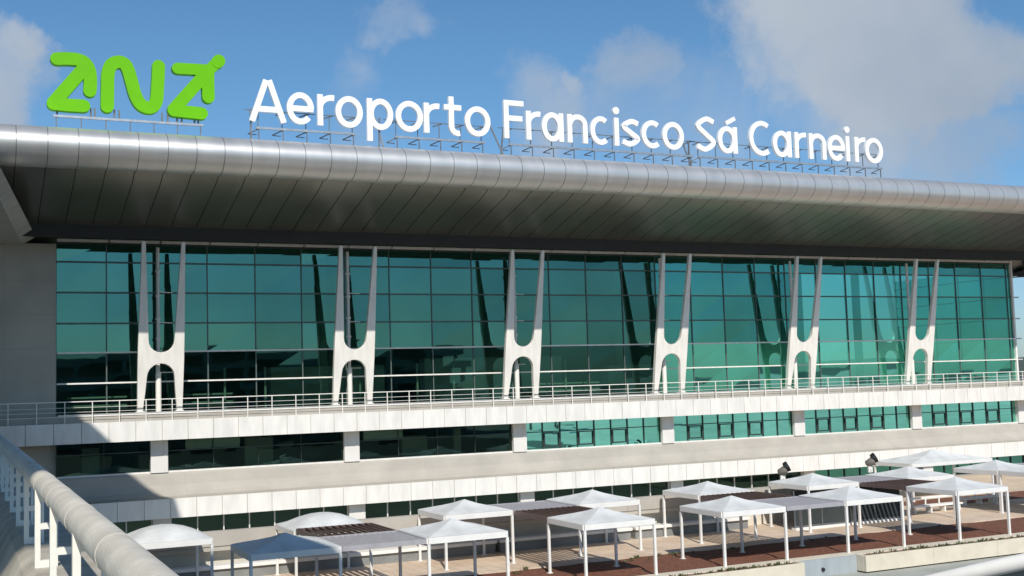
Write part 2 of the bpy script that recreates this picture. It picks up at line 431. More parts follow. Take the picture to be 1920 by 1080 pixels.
# middle window band
Z0,Z1=-3.58,-1.72
for i,(a,b) in enumerate(zip(edges,edges[1:]+[])):
    aa=a+(.52 if i else 0); bb=b-(.52 if b!=XR else 0)
    n=max(2,round((bb-aa)/1.45)); st=(bb-aa)/n
    mb=MB()
    for q in range(n):
        t=[random.uniform(-.003,.003) for _ in range(4)]; x0=aa+q*st;x1=x0+st
        mb.add([(x0,-.62+t[0],Z0),(x1,-.62+t[1],Z0),(x1,-.62+t[2],Z1),(x0,-.62+t[3],Z1)],[(0,1,2,3)])
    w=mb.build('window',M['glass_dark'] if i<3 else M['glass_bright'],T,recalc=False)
    light=i<3
    fr=MB()
    for q in range(n+1):
        x=aa+q*st
        if light and q%2: continue
        fr.box(x-(.015 if light else .03),x+(.015 if light else .03),-.70,-.55,Z0,Z1)
    fr.box(aa,bb,-.69,-.56,-2.42,-2.36)
    fr.build('mullion',M['frame_dark'],w)
    if not light:
        for q in range(1,n-1,2):
            m=MB(); x0=aa+q*st+.05;x1=x0+st-.1; z0=Z0+.14; z1=-2.46
            m.box(x0,x0+.09,-.74,-.64,z0,z1); m.box(x1-.09,x1,-.74,-.64,z0,z1); m.box(x0+.09,x1-.09,-.74,-.64,z0,z0+.09); m.box(x0+.09,x1-.09,-.74,-.64,z1-.07,z1)
            m.build('opening_frame',M['frame_dark'],w)
    m=MB(); m.box(aa,bb,-.80,-.5,Z0-.1,Z0); m.build('sill',M['white'],w)
for k in range(7):
    x=12*k
    m=MB(); m.box(x-.5,x+.5,-.98,-.4,-3.66,-1.66); m.box(x+.28,x+.34,-1.0,-.985,-3.66,-1.66); m.build('column',M['column'],T)
# spandrel: concave concrete band
sp=[(-.86,-3.68),(-.95,-3.8),(-1.08,-4.4),(-1.28,-4.8),(-1.6,-5.02),(-2.3,-5.12),(-2.3,-5.2),(0,-5.2),(0,-3.68)]
mb=MB(); n=len(sp)
xsj=[-14+15.5*i for i in range(7)]
for a,b in zip(xsj,xsj[1:]): mb.prism(sp,'x',a+.003,b-.003)
mb.build('spandrel',M['beige'],T)
fascia(-6.25,-5.12,-2.5,-14,79,off=.4)
# bottom window band
Z0,Z1=-7.55,-6.27
for i,(a,b) in enumerate(zip([-13.5]+edges[1:],edges[1:])):
    aa=a+.55 if i else a; bb=b-.55 if b!=XR else b
    n=max(2,round((bb-aa)/1.5)); st=(bb-aa)/n
    mb=MB(); mb.add([(aa,-1.5,Z0),(bb,-1.5,Z0),(bb,-1.5,Z1),(aa,-1.5,Z1)],[(0,1,2,3)])
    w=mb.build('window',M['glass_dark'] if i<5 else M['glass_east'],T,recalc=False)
    fr=MB(); fr.box(aa,bb,-1.56,-1.44,Z1-.05,Z1); fr.box(aa,bb,-1.56,-1.44,Z0,Z0+.05)
    for q in range(n+1): fr.box(aa+q*st-.035,aa+q*st+.035,-1.58,-1.42,Z0,Z1)
    fr.build('mullion',M['whitesteel'] if i<5 else M['frame_dark'],w)
for k in range(7):
    x=12*k; m=MB(); m.box(x-.53,x+.53,-1.85,-1.2,-8.3,-6.2); m.build('column',M['column'],T)
mb=MB(); mb.box(-14,79,-1.62,-.9,-7.95,-7.56); mb.build('sill_wall',M['beige'],T)
# rooms behind the two lower bands
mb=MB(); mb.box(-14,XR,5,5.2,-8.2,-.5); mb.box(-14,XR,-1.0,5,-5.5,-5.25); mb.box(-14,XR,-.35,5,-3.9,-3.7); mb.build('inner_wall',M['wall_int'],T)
mb=MB()
for (x0,x1) in ((1.6,3.2),(3.23,4.9),(12.9,15.6)): mb.box(x0,x1,-.60,-.58,-2.40,-1.74)
mb.build('inner_blind',M['blind'],T)
mb=MB()
for (x0,x1,z1) in ((-4.2,-3.2,-2.1),(5.6,7.4,-1.9),(16.2,18.0,-2.3),(20.0,20.5,-1.9)): mb.box(x0,x1,1.2,1.5,-3.7,z1)
mb.build('inner_furniture',M['wallgrey'],T)
mb=MB(); mb.box(-30,XR,5.2,14,-8.8,-.5); mb.build('base',M['wallgrey'],T)

# ------------------------------------------------------------------ side building at the left
LW=thing('stair_tower','plain grey concrete block with thick projecting roof slab at the left end of the terminal','building')
mb=MB(); mb.box(-30,XL-.02,-.35,8,-8.8,10.1)
o=mb.build('wall',M['wallgrey'],LW)
mb=MB()
for z in (-.1,1.9,3.9,5.9,7.9): mb.box(-30,XL-.02,-.358,-.34,z-.015,z+.015)
for x in (-8.6,-11.6): mb.box(x-.012,x+.012,-.357,-.34,-8.8,10.1)
mb.build('wall_joint',M['slabgrey'],o)
# slab with a sloping edge
mb=MB()
y0,y1=-.36,-44
lo=lambda y:-7.58+.0998*(y); hi=lambda y:-6.85+.115*(y)
vs=[]
for y in (y0,y1):
    vs+=[(-34,y,10.0),(lo(y),y,10.0),(hi(y),y,10.5),(hi(y)-.3,y,10.56),(-34,y,11.3)]
mb.add(vs,[(0,1,2,3,4),(9,8,7,6,5)]+[(i,5+i,5+(i+1)%5,(i+1)%5) for i in range(5)])
mb.build('roof_slab',M['slabgrey'],LW)
mb=MB(); mb.prism([(-46,6),(-14,-8),(-11.6,-25.4),(-7.9,-32),(-8,-35),(-17,-36),(-17,-52.5),(-9.0,-53),(-5.95,-60),(-15.6,-87.2),(-46,-87.2)],'z',20,20.8); mb.build('shadow_slab',M['slabgrey'],LW)  # unseen slab added overhead, outline shaped to cast the wanted shadow edges
mb=MB()
for x,y in ((-40,-80),(-40,-40),(-40,0),(-24,-82)): mb.tube([(x,y,-8.8),(x,y,20)],.5,14)
mb.build('added_slab_column',M['column'],LW)  # columns under the added slab

# ------------------------------------------------------------------ terrace back wall with bench
W=thing('terrace_wall','low beige parapet wall with recessed dark base closing the back of the terrace','wall')
mb=MB()
for a in range(-14,40,6): mb.box(a+.008,a+5.992,-18.5,-18.1,-6.08,-5.40)
mb.build('parapet',M['beige'],W)
mb=MB(); mb.box(-14,39.95,-18.45,-17.4,-6.3,-6.10); mb.build('ledge',M['wallgrey'],W)
mb=MB(); mb.box(-14,39.95,-17.85,-17.4,-7.6,-6.32); mb.build('recess_wall',M['pale'],W)
mb=MB(); mb.box(-14,39.9,-17.39,-2.4,-8.28,-7.7); mb.box(39.9,40.2,-17.4,-2.4,-8.28,-7.56); mb.build('light_well_floor',M['wallgrey'],W)
B_=None
runs=[(-6,13.9),(14.1,21.9),(22.1,29.6)]
BL=['white topped long bench against the terrace wall, its left run beside the handrail','white topped bench at the terrace wall between the middle canopies','white topped short bench at the terrace wall next to the dark cladding']
for (a,b),l in zip(runs,BL):
    Bn=thing('wall_bench',l,'bench',((a+b)/2,-18.8,-7.55),'white topped benches along the terrace wall')
    m=MB(); m.box(a,b,-19.1,-18.3,-7.06,-6.90); at(Bn,m.build('seat',M['coping'],Bn,bevel=.015))
    m=MB(); m.box(a+.05,b-.05,-18.95,-18.4,-7.58,-7.06); at(Bn,m.build('base',M['bench_base'],Bn))
C_=thing('screen_wall','dark grey panelled screen wall standing under the right hand canopies','screen',(34.7,-21.3,-7.55))
m=MB(); m.box(30.9,38.6,-21.36,-21.24,-7.32,-5.4); at(C_,m.build('panel',M['darkglass_wall'],C_))
m=MB(); m.box(30.9,38.6,-21.5,-21.1,-7.58,-7.42); at(C_,m.build('base',M['coping'],C_))
m=MB(); m.box(30.9,38.6,-21.38,-21.22,-7.42,-7.32)
for k in range(5): m.box(30.9+k*1.9,30.97+k*1.9,-21.40,-21.361,-7.38,-5.4)
at(C_,m.build('frame',M['steel_dark'],C_))

# ------------------------------------------------------------------ canopies on the terrace
GX,GP=-1.0,3.55
ZB=-5.06; ZD=-7.55
YF,YM,YB=-29.75,-26.2,-22.65          # front edges of the three rows
def hip_roof(w,rise,curve=0.0,n=8,wy=None):
    mb=MB(); vs=[];fs=[]
    for j in range(n+1):
        for i in range(n+1):
            u=i/n*2-1;v=j/n*2-1; d=max(abs(u),abs(v))
            if curve: h=rise*(1-abs(u)**2.2)*(1-abs(v)**2.6)
            else: h=rise*(1-d)*(1-.18*d*(1-d)*4)
            vs.append((u*w/2,v*(wy or w)/2,h))
    for j in range(n):
        for i in range(n):
            q=[j*(n+1)+i,j*(n+1)+i+1,(j+1)*(n+1)+i+1,(j+1)*(n+1)+i]
            u=(i+.5)/n*2-1;v=(j+.5)/n*2-1
            if u*v>0: fs+= [(q[0],q[1],q[2]),(q[0],q[2],q[3])]
            else: fs+= [(q[0],q[1],q[3]),(q[1],q[2],q[3])]
    mb.add(vs,fs,bool(curve)); return mb
def make_hip(w=3.55,rise=.5,curve=0,name='canopy',zt=ZB,wy=None):
    t=thing(name,'','canopy')
    hh=zt-ZD; e=w/2-.03; f=(wy or w)/2-.03
    r=hip_roof(2*e+.02,rise,curve,wy=2*f+.02).build('canopy_roof',M['membrane'],t,recalc=False); r.location.z=hh+.004
    mb=MB()
    for s in (-1,1):
        mb.box(-e,e,s*f-.05,s*f+.05,hh-.25,hh-.002)
        mb.box(s*e-.05,s*e+.05,-f+.051,f-.051,hh-.25,hh-.002)
    mb.build('frame',M['post'],t,bevel=.01)
    pe=e-.02; pf=f-.02
    for sx in (-1,1):
        for sy in (-1,1):
            m=MB(); m.box(sx*pe-.055,sx*pe+.055,sy*pf-.055,sy*pf+.055,-.02,hh-.252); m.box(sx*pe-.11,sx*pe+.11,sy*pf-.11,sy*pf+.11,-.03,.02)
            m.build('post',M['post'],t)
    return t
def cxy(k,yf,w=GP): return (GX+GP*k+w/2,yf+w/2,ZD)
proto=make_hip()
HG='white hipped canopies on the terrace'
hips=[(0,YF,'hipped canopy mostly in blue grey shade with one sunlit corner, nearest the handrail'),
(2,YF,'white hipped canopy in the front row, right of the first grey louvred roof'),
(4,YF,'white hipped canopy standing alone at the front, just right of the picture centre'),
(6,YF,'white hipped canopy at the front whose right side meets a long grey louvred roof'),
(8,YF,'white hipped canopy at the right end of the long grey louvred roof'),
(10,YF,'white hipped canopy above the cream planter at the front right'),
(3,YB,'white hipped canopy in the back row over a long lit bench, left of centre'),
(5,YB,'white hipped canopy in the back row, right behind the lone front canopy'),
(7,YB,'white hipped canopy in the back row with brown slats on its front right side'),
(9,YB,'white hipped canopy in the back row just below the left floodlight'),
(11,YB,'white hipped canopy in the back row just right of the second floodlight'),
(13,YB,'white hipped canopy in the back row at the right, in front of the teal windows'),
(13,YM,'white hipped canopy cut by the right edge of the picture')]
first=True
for k,y,l in hips:
    o=proto if first else copy_tree(proto); first=False
    o.location=cxy(k,y); o['label']=l; o['group']=HG; o.rotation_euler.z=random.uniform(-.008,.008); o.scale.z=random.uniform(.99,1.012)
big=make_hip(w=7.3,rise=.72,wy=3.55); big.location=(45.9+3.65,-14.8+1.78,ZD)
big['label']='large white hipped canopy, double size, farthest back at the right'; big['group']=HG
dome=make_hip(rise=.54,curve=1,name='canopy',zt=-5.2); dome.location=cxy(1,YB)
dome['label']='white canopy with rounded vault roof behind the brown slats'; dome['group']='white vaulted canopies'
d2=copy_tree(dome); d2.location=cxy(-1,YB)
d2['label']='white vaulted canopy partly hidden by the concrete handrail'; d2['group']='white vaulted canopies'

def make_slat(ml,frame,tilt,n=12,cov=.9):
    t=thing('louvre_roof','','louvre roof'); hh=ZB-ZD; e=GP/2-.06
    mb=MB()
    for s in (-1,1):
        mb.box(-e,e,s*e-.03,s*e+.03,hh-.22,hh-.02); mb.box(s*e-.03,s*e+.03,-e+.031,e-.031,hh-.22,hh-.02)
    mb.build('frame',frame,t)
    m=MB(); st=2*(e-.04)/n
    for i in range(n):
        x=-e+.04+st*(i+.5); a=math.radians(tilt); w=st*.6
        m.bar((x,-e+.035,hh-.09),(x,e-.035,hh-.09),st*cov,.022,up=(math.sin(a),0,math.cos(a)))
    m.build('slats',ml,t)
    return t
SG='grey louvred roofs between the canopies'
s0=make_slat(M['slat'],M['slat'],-16,cov=1.04)
slats=[(1,YF,'grey louvred flat roof between the shaded canopy and its white neighbour'),
(7,YF,'grey louvred flat roof in the front row at the right, above dark cladding'),
(4,YB,'grey louvred flat roof between two back row canopies at the picture centre'),
(10,YB,'grey louvred flat roof in the back row under the right floodlight'),
(14,YB,'grey louvred flat roof at the far right edge of the picture')]
for i,(k,y,l) in enumerate(slats):
    o=s0 if i==0 else copy_tree(s0); o.location=cxy(k,y); o['label']=l; o['group']=SG
b0=make_slat(M['slat_dark'],M['slat_dark'],38,n=11,cov=.95)
BG='brown louvred roofs behind the front row'
for i,(k,y,l) in enumerate([(1,YM,'brown slatted flat roof in front of the rounded vault canopy'),(7,YM,'brown slatted flat roof behind the front row, left of the left floodlight'),
    (4,YM,'brown slatted flat roof left of the lone front canopy'),(10,YM,'brown slatted flat roof between the right hand canopies')]):
    o=b0 if i==0 else copy_tree(b0); o.location=cxy(k,y); o['label']=l; o['group']=BG

# ------------------------------------------------------------------ planters, plants
def planter(x0,x1,label):
    t=thing('planter',label,'planter',((x0+x1)/2,-30.6,-8.3),'cream planter walls along the terrace front')
    x=x0; m=MB()
    while x<x1-.1:
        b=min(x+4.2,x1); m.box(x+.006,b-.006,-30.95,-30.78,-8.24,-7.50); x=b
    m.box(x0,x0+.17,-30.779,-30.2,-8.24,-7.50); m.box(x1-.17,x1,-30.779,-30.2,-8.24,-7.50)
    at(t,m.build('wall',M['planter'],t,bevel=.012))
    m=MB(); m.box(x0+.17,x1-.17,-30.775,-30.21,-8.24,-7.56); at(t,m.build('soil',M['soil'],t))
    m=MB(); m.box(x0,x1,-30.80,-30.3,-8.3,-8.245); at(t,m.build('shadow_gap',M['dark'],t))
    return t
PX=27.35
planter(-14,23.9,'cream planter wall at the front left of the gap, under the middle canopies')
planter(PX,70,'cream planter wall at the lower right, right of the grey gap panel')
G_=thing('gap_panel','grey metal panel with a dark round vent closing the gap between the two planters','panel',(25.6,-30.3,-8.3))
m=MB(); m.box(23.92,PX-.02,-30.35,-30.22,-8.3,-7.52); at(G_,m.build('sheet',M['recess'],G_))
m=MB(); m.tube([(25.3,-30.352,-8.0),(25.3,-30.42,-8.0)],.09,14); at(G_,m.build('vent',M['dark'],G_))
m=MB(); m.box(-14,70,-30.19,-29.45,-7.62,-7.505)
tag(m.build('bed_kerb',M['planter']),'pale narrow kerb along the front edge of the red planting bed','kerb')
def tuft(n,r,h,lw):
    m=MB()
    for _ in range(n):
        a=random.uniform(0,6.28); q=random.uniform(0,r); x,y=q*math.cos(a),q*math.sin(a)
        d=Vector((math.cos(a)*random.uniform(.1,.9),math.sin(a)*random.uniform(.1,.9),1)).normalized()*h*random.uniform(.4,1)
        s=Vector((-math.sin(a+random.uniform(-1,1)),math.cos(a),random.uniform(-.4,.4))).normalized()*lw
        p=Vector((x,y,0)); m.add([p-s*.5,p+s*.5,p+d*.6+s,p+d,p+d*.6-s],[(0,1,2,3,4)])
    return m
random.seed(11)
# low greenery that grows along the bed edge
m=MB()
def scatter(m,x0,x1,y0,y1,z,n):
    for _ in range(n):
        t=tuft(random.randint(5,12),random.uniform(.06,.22),random.uniform(.06,.2),random.uniform(.02,.05))
        ox=random.uniform(x0,x1); oy=random.uniform(y0,y1)
        m.add([(v[0]+ox,v[1]+oy,v[2]+z) for v in t.v],t.f)
for a,b,c in ((3,9,20),(9,14,8),(15,20,30),(20,23.5,30),(28,30,8),(30,36,50),(36,42,22),(42,58,45)): scatter(m,a,b,-30.7,-30.2,-7.56,c)
scatter(m,10,40,-26,-24.6,-7.55,30)
o=m.build('ground_cover',M['dgreen'],recalc=False); o['kind']='stuff'; o['label']='low green ground cover along the planter edge'; o['category']='plants'
# ------------------------------------------------------------------ floodlights above the wall
def flood(loc,label):
    t=thing('floodlight',label,'floodlight',loc,'twin floodlights on poles above the terrace')
    m=MB(); m.tube([(0,0,-2.7),(0,0,-.25)],.06,10); m.build('pole',M['steel'],t)
    m=MB(); m.box(-.16,.16,-.05,.05,-.45,.02); m.build('bracket',M['whitesteel'],t)
    h=MB(); q=Euler((0,math.radians(-22),math.radians(-28))).to_matrix()
    def T_(v): return [tuple(q@(Vector(p)*.84)+Vector((.0,0,.18))) for p in v]
    a=MB(); a.tube([(-.34,0,0),(-.28,0,0),(.14,0,0),(.30,0,0)],[.10,.24,.32,.34],14); h.add(T_(a.v),a.f,True)
    h.build('lamp_housing',M['lamp'],t)
    h=MB(); a=MB(); a.tube([(.28,0,.16),(.56,0,.19)],[.36,.40],14,cap=False); a.tube([(.29,0,.0),(.31,0,.0)],.3,14); h.add(T_(a.v),a.f,True)
    h.build('visor',M['dark'],t)
    return t
flood((35.2,-15,-5.08),'brown floodlight with black visor, the left one, below the middle of the terminal front')
flood((42.2,-15,-4.92),'brown floodlight with black visor, the right one, beside the large far canopy')
# white benches far right on the terrace
for i,(x,y,l) in enumerate(((43.0,-19.6,'white bench with open back behind the canopy above the right planter'),(48.6,-18.2,'white bench with open back at the far right of the terrace'))):
    t=thing('terrace_bench',l,'bench',(x,y,ZD),'white open backed benches at the right')
    m=MB(); m.box(-2.0,2.0,-.3,.3,.36,.46); m.build('seat',M['coping'],t,bevel=.01)
    m=MB(); m.box(-2.0,2.0,.24,.30,.80,.92); m.build('backrest',M['coping'],t)
    for s_ in (-1.8,-.5,.6,1.8):
        m=MB(); m.box(s_-.05,s_+.05,-.22,.22,-.01,.36); m.box(s_-.04,s_+.04,.24,.295,.30,.80); m.build('leg',M['coping'],t)

# ------------------------------------------------------------------ rooftop signs
SY=-9.0
def catmull(P,n=8,closed=False):
    P=[Vector(p) for p in P]; out=[]
    N=len(P)
    rng=range(N if closed else N-1)
    for i in rng:
        p0=P[(i-1)%N] if (closed or i>0) else P[0]*2-P[1]
        p1=P[i]; p2=P[(i+1)%N]; p3=P[(i+2)%N] if (closed or i+2<N) else P[-1]*2-P[-2]
        for k in range(n):
            t=k/n; out.append(.5*((2*p1)+(p2-p0)*t+(2*p0-5*p1+4*p2-p3)*t*t+(3*p1-p0-3*p2+p3)*t*t*t))
    if not closed: out.append(P[-1])
    return out
def ribbon(mb,pts,w,y0,y1,closed=False,rnd=False):
    """a stroke of constant width in the x-z plane, extruded from y0 to y1"""
    n=len(pts); L=[];R=[]
    for i,p in enumerate(pts):
        a=pts[(i-1)%n] if (closed or i>0) else p; b=pts[(i+1)%n] if (closed or i<n-1) else p
        d=(b-a).normalized(); nn=Vector((-d.y,d.x))
        sc=1
        if 0<i<n-1 or closed:
            d1=(p-a).normalized(); sc=1/max(.5,abs(nn.dot(Vector((-d1.y,d1.x)))))
        L.append(p+nn*w/2*sc); R.append(p-nn*w/2*sc)
    if rnd and not closed:
        d=(pts[-1]-pts[-2]).normalized(); a0=math.atan2(d.y,d.x)
        cap1=[pts[-1]+Vector((math.cos(a0+t),math.sin(a0+t)))*w/2 for t in [math.radians(q) for q in (67,45,22,0,-22,-45,-67)]]
        d=(pts[0]-pts[1]).normalized(); a0=math.atan2(d.y,d.x)
        cap0=[pts[0]+Vector((math.cos(a0+t),math.sin(a0+t)))*w/2 for t in [math.radians(q) for q in (67,45,22,0,-22,-45,-67)]]
    m=len(L)
    def V(l,y): return [(p.x,y,p.y) for p in l]
    vs=V(L,y0)+V(R,y0)+V(L,y1)+V(R,y1); fs=[]
    rng=range(m if closed else m-1)
    for i in rng:
        j=(i+1)%m
        fs+=[(i,j,m+j,m+i),(2*m+i,3*m+i,3*m+j,2*m+j),(i,2*m+i,2*m+j,j),(m+i,m+j,3*m+j,3*m+i)]
    if not closed:
        if rnd:
            mb.add(vs,fs)
            for cap,l,r in ((cap1,L[-1],R[-1]),(cap0,R[0],L[0])):
                poly=[l]+cap+[r]; k=len(poly)
                mb.add(V(poly,y0)+V(poly,y1),[tuple(range(k)),tuple(range(2*k-1,k-1,-1))]+[(i,i+1,k+i+1,k+i) for i in range(k-1)])
            return
        fs+=[(0,m,3*m,2*m),(m-1,3*m-1,4*m-1,2*m-1)][:0]+[(0,m,3*m,2*m),(m-1,2*m+m-1,3*m+m-1,m+m-1)]
    mb.add(vs,fs)
SWD=.33           # stroke width
XH,CAP,DES,BASE=1.84,2.42,-.72,16.30
h=SWD/2
def arc(cx,cz,rx,rz,a0,a1,n=22): return [Vector((cx+rx*math.cos(math.radians(a0+(a1-a0)*k/n)),cz+rz*math.sin(math.radians(a0+(a1-a0)*k/n)))) for k in range(n+1)]
def ln(*p): return [Vector(q) for q in p]
def glyph(ch,w):
    """list of (points, closed) in metres, box 0..w wide"""
    c=w/2; rx=c-h; rz=XH/2-h+.02; m=XH/2
    if ch=='A': return [(ln((h*.6,0),(c-.08,CAP)),0),(ln((w-h*.6,0),(c+.08,CAP)),0),(ln((w*.22,.72),(w*.78,.72)),0)]
    if ch=='F': return [(ln((h,0),(h,CAP)),0),(ln((h*1.9,CAP-h),(w,CAP-h)),0),(ln((h*1.9,CAP*.53),(w*.92,CAP*.53)),0)]
    if ch=='o': return [(arc(c,m,rx,rz,0,360,36)[:-1],1)]
    if ch=='e': return [(arc(c,m,rx,rz,0,318,34),0),(ln((h*1.6,m-.02),(w-h*.2,m-.02)),0)]
    if ch=='c': return [(arc(c+.05,m,rx+.03,rz,52,308,28),0)]
    if ch=='C': return [(arc(c+.12,CAP/2,rx+.08,CAP/2-h+.02,55,305,32),0)]
    if ch=='r': return [(ln((h,0),(h,XH)),0),(arc(h+.72,XH-.78,.72,.78-h,165,80,10),0)]
    if ch=='n': return [(ln((h,0),(h,XH)),0),(arc(c+.02,XH-.66,c-h-.02,.66-h+.02,172,0,16)+[Vector((w-h,0))],0)]
    if ch=='p': return [(ln((h,DES),(h,XH)),0),(arc(c+.04,m,rx-.04,rz,0,360,36)[:-1],1)]
    if ch=='a': return [(ln((w-h,0),(w-h,XH)),0),(arc(c-.04,m,rx-.04,rz,0,360,36)[:-1],1)]
    if ch=='i': return [(ln((h,0),(h,XH)),0)]
    if ch=='t': return [(ln((w*.40,CAP*.97),(w*.40,.6))+arc(w*.40+.42,.42+h-.08,.42,.42,180,285,10),0),(ln((0,XH-h),(w*.95,XH-h)),0)]
    if ch in 'sS':
        H=XH if ch=='s' else CAP; q=H/4-h/2
        top=arc(c,H-h-q,rx,q,35,255,16); bot=arc(c,h+q,rx,q,75,-145,16)
        return [(catmull([Vector((w-h*.8,H-h-q*.35)),Vector((c+.05,H-h)),Vector((h+.02,H-h-q*.9)),Vector((c,H/2)),Vector((w-h-.02,h+q*.95)),Vector((c-.05,h)),Vector((h*.5,h+q*.4))],7),0)]
    return []
word=[('A',469.7,535.8),('e',538.6,589.4),('r',596,630),('o',630,681),('p',689,738),('o',743,794),('r',796,828),('t',834,868),('o',873,920.5),
('F',946.4,983.8),('r',988,1017.5),('a',1017.5,1058),('n',1065.4,1102.8),('c',1107.7,1145.5),('i',1153.6,1164.6),('s',1167,1201.5),('c',1204,1243),('o',1243.8,1283.6),
('S',1307,1343.7),('á',1347.8,1384),('C',1406,1450),('a',1451,1485.5),('r',1492,1511),('n',1519,1550.5),('e',1553.8,1586),('i',1588,1599),('r',1604.5,1624),('o',1624,1657)]
# measured letter edges -> metres along the roof (a projective map of the sign line, fitted once)
KA,KB,KC=0.026971,-9.08462,-1.7753e-04
def along(px): return (KA*px+KB)/(KC*px+1)
SG_=thing('roof_sign','long line of white raised letters on a steel frame along the roof edge','sign',(4,SY,15.2))
for ch,a,b in word:
    x0,x1=along(a),along(b); w=x1-x0
    base='a' if ch=='á' else ch
    mb=MB()
    if base=='i': w=SWD
    for q,(pts,cl) in enumerate(glyph(base,w)):
        pts=[Vector((p[0]+x0,p[1]+BASE)) for p in pts]
        ribbon(mb,pts,SWD,SY-.004*q,SY+.22+.003*q,closed=bool(cl))
    if ch=='i':
        c=Vector((x0+h,BASE+CAP-.10)); pl=[(c.x+.24*math.cos(t*math.pi/8),c.y+.24*math.sin(t*math.pi/8)) for t in range(16)]; mb.prism(pl,'y',SY,SY+.22)
    if ch=='á': ribbon(mb,[Vector((x0+w*.45,BASE+XH+.22)),Vector((x0+w*.92,BASE+XH+.62))],SWD*.85,SY,SY+.22)
    at(SG_,mb.build('letter',M['letterwhite'],SG_))
def frame(root,x0,x1,zbar,zc,step=1.5,truss=True,roofz=15.05):
    m=MB(); m.bar((x0,SY+.1,zbar),(x1,SY+.1,zbar),.11,.13); at(root,m.build('frame_bar',M['steel'],root))
    n=max(2,round((x1-x0)/step))
    for i in range(n+1):
        m=MB(); x=x0+.15+(x1-x0-.3)*i/n
        m.bar((x,SY+.1,roofz-.2),(x,SY+.1,zbar),.055)
        if truss:
            m.bar((x,SY+.12,zbar-.04),(x-.55,SY+.5,zbar-.30),.055); m.bar((x-.55,SY+.5,zbar-.30),(x-.05,SY+.45,zbar-.33),.045)
            m.bar((x-.02,SY+.3,zbar-.1),(x+.03,SY+.34,zc),.045)
            m.bar((x-.35,SY+.36,zc-.22),(x+.25,SY+.45,zc+.02),.10,.08)
        at(root,m.build('strut',M['steel_dark'],root))
    if truss:
        m=MB(); m.bar((x0-.6,SY+.36,zc),(x1+.4,SY+.36,zc),.045)
        at(root,m.build('rear_chord',M['steel_dark'],root))
for a,b in ((481,668),(741,910),(955,1300),(1310,1655)): frame(SG_,along(a),along(b),15.93,17.0)
for a,dx in ((472,0),(712,.1),(722,-.5),(940,.3),(948,-.9),(1294,.1),(1300,-.7)):
    x=along(a); m=MB(); m.bar((x,SY+.15,15.0),(x+dx,SY+.3,17.05),.085); at(SG_,m.build('strut',M['steel_dark'],SG_))
# green logo
LG=thing('roof_logo','bright lime green rounded logo letters with arrow shaped ends on the roof edge','logo sign',(-2,SY,15.2))
LGP=[[([(-6.323, 18.934), (-5.77, 18.993), (-5.25, 18.976), (-4.914, 18.821), (-4.705, 18.435), (-4.645, 17.874), (-4.668, 17.33)], 1, 1), ([(-4.877, 18.663), (-6.489, 16.546)], 1, 0), ([(-6.489, 16.499), (-5.769, 16.473), (-4.991, 16.483)], 1, 0)], [([(-3.788, 16.54), (-3.77, 17.5), (-3.754, 18.233), (-3.654, 18.715), (-3.439, 18.963), (-3.148, 19.055), (-2.887, 18.964), (-2.704, 18.652), (-2.536, 18.051), (-2.33, 17.288), (-2.023, 16.778), (-1.556, 16.649), (-1.241, 17.002), (-1.149, 17.96), (-1.096, 19.001)], 1, 1)], [([(-0.081, 18.967), (1.656, 19.02)], 0.92, 0), ([(1.286, 18.667), (2.154, 19.564)], 0.9, 0), ([(1.573, 18.86), (1.568, 18.269), (1.585, 17.47)], 1, 0), ([(1.492, 18.853), (-0.304, 16.642)], 1, 0), ([(-0.304, 16.584), (1.203, 16.518)], 1, 0), ([(2.112, 19.518), (2.179, 19.592)], 1.05, 0)]]
GW=.68
for strokes in LGP:
    mb=MB()
    for q,(pts,w,sm) in enumerate(strokes):
        P=catmull([Vector(p) for p in pts],6) if sm else [Vector(p) for p in pts]
        ribbon(mb,P,GW*w,SY-.006*q,SY+.42+.004*q,rnd=True)
    at(LG,mb.build('letter',M['green'],LG))
frame(LG,-6.5,1.3,15.86,16,step=1.3,truss=False)
for x in (-6.3,-4.6,-4.4,-3.4,-3.15,-.9,-.6,-.1,.15,.85,1.05):
    m=MB(); m.bar((x,SY+.25,15.86),(x,SY+.25,16.45),.09); at(LG,m.build('stub',M['steel_dark'],LG))

# ------------------------------------------------------------------ walkway with handrail (camera stands on it)
CX,CY,CZ=-10.821,-74.199,.940
WK=thing('walkway_railing','thick weathered concrete coloured handrail tube on cream frame balusters at the lower left','railing',(CX+.55,-60,-.23))
rx,rz,rr=CX+.546,CZ-.60,.079
m=MB(); m.tube([(rx,-76,rz),(rx,-68,rz),(rx,-60,rz),(rx,-40,rz),(rx,-20,rz),(rx,-4,rz)],rr,28); at(WK,m.build('handrail',M['rail'],WK))
for k in range(14):
    y=-75.0+1.4*k+random.uniform(-.06,.06); m=MB(); m.tube([(rx,y-.009,rz),(rx,y+.009,rz)],rr+.0018,28); at(WK,m.build('joint_ring',M['railring'],WK))
zc=CZ-1.15
b0=None
for k in range(38):
    y=CY+1.3+1.5*k
    if b0 is None:
        m=MB(); xl,xr=CX+.485,CX+.605; t=.018; d=.026
        m.box(xl-t,xl+t,-d,d,zc,rz-.02); m.box(xr-t*.6,xr+t*.6,-d*.6,d*.6,zc,rz-.05)
        m.box(xl+t,xr-t,-d,d,zc,zc+.05); m.box(xl+t,xr-t,-d,d,zc+.26,zc+.30); m.box(xl+t,xr-t,-d,d,rz-.10,rz-.06)
        b0=m.build('baluster',M['balus'],WK); b0.location=-Vector(WK.location)+Vector((0,y,0))
    else:
        c=b0.copy(); COL.objects.link(c); c.parent=WK; c.location=-Vector(WK.location)+Vector((0,y,0))
WP=thing('walkway_parapet','tan concrete kerb with sloping inner face under the handrail balusters','parapet',(CX+.6,-60,-.9))
m=MB(); y=-76.0
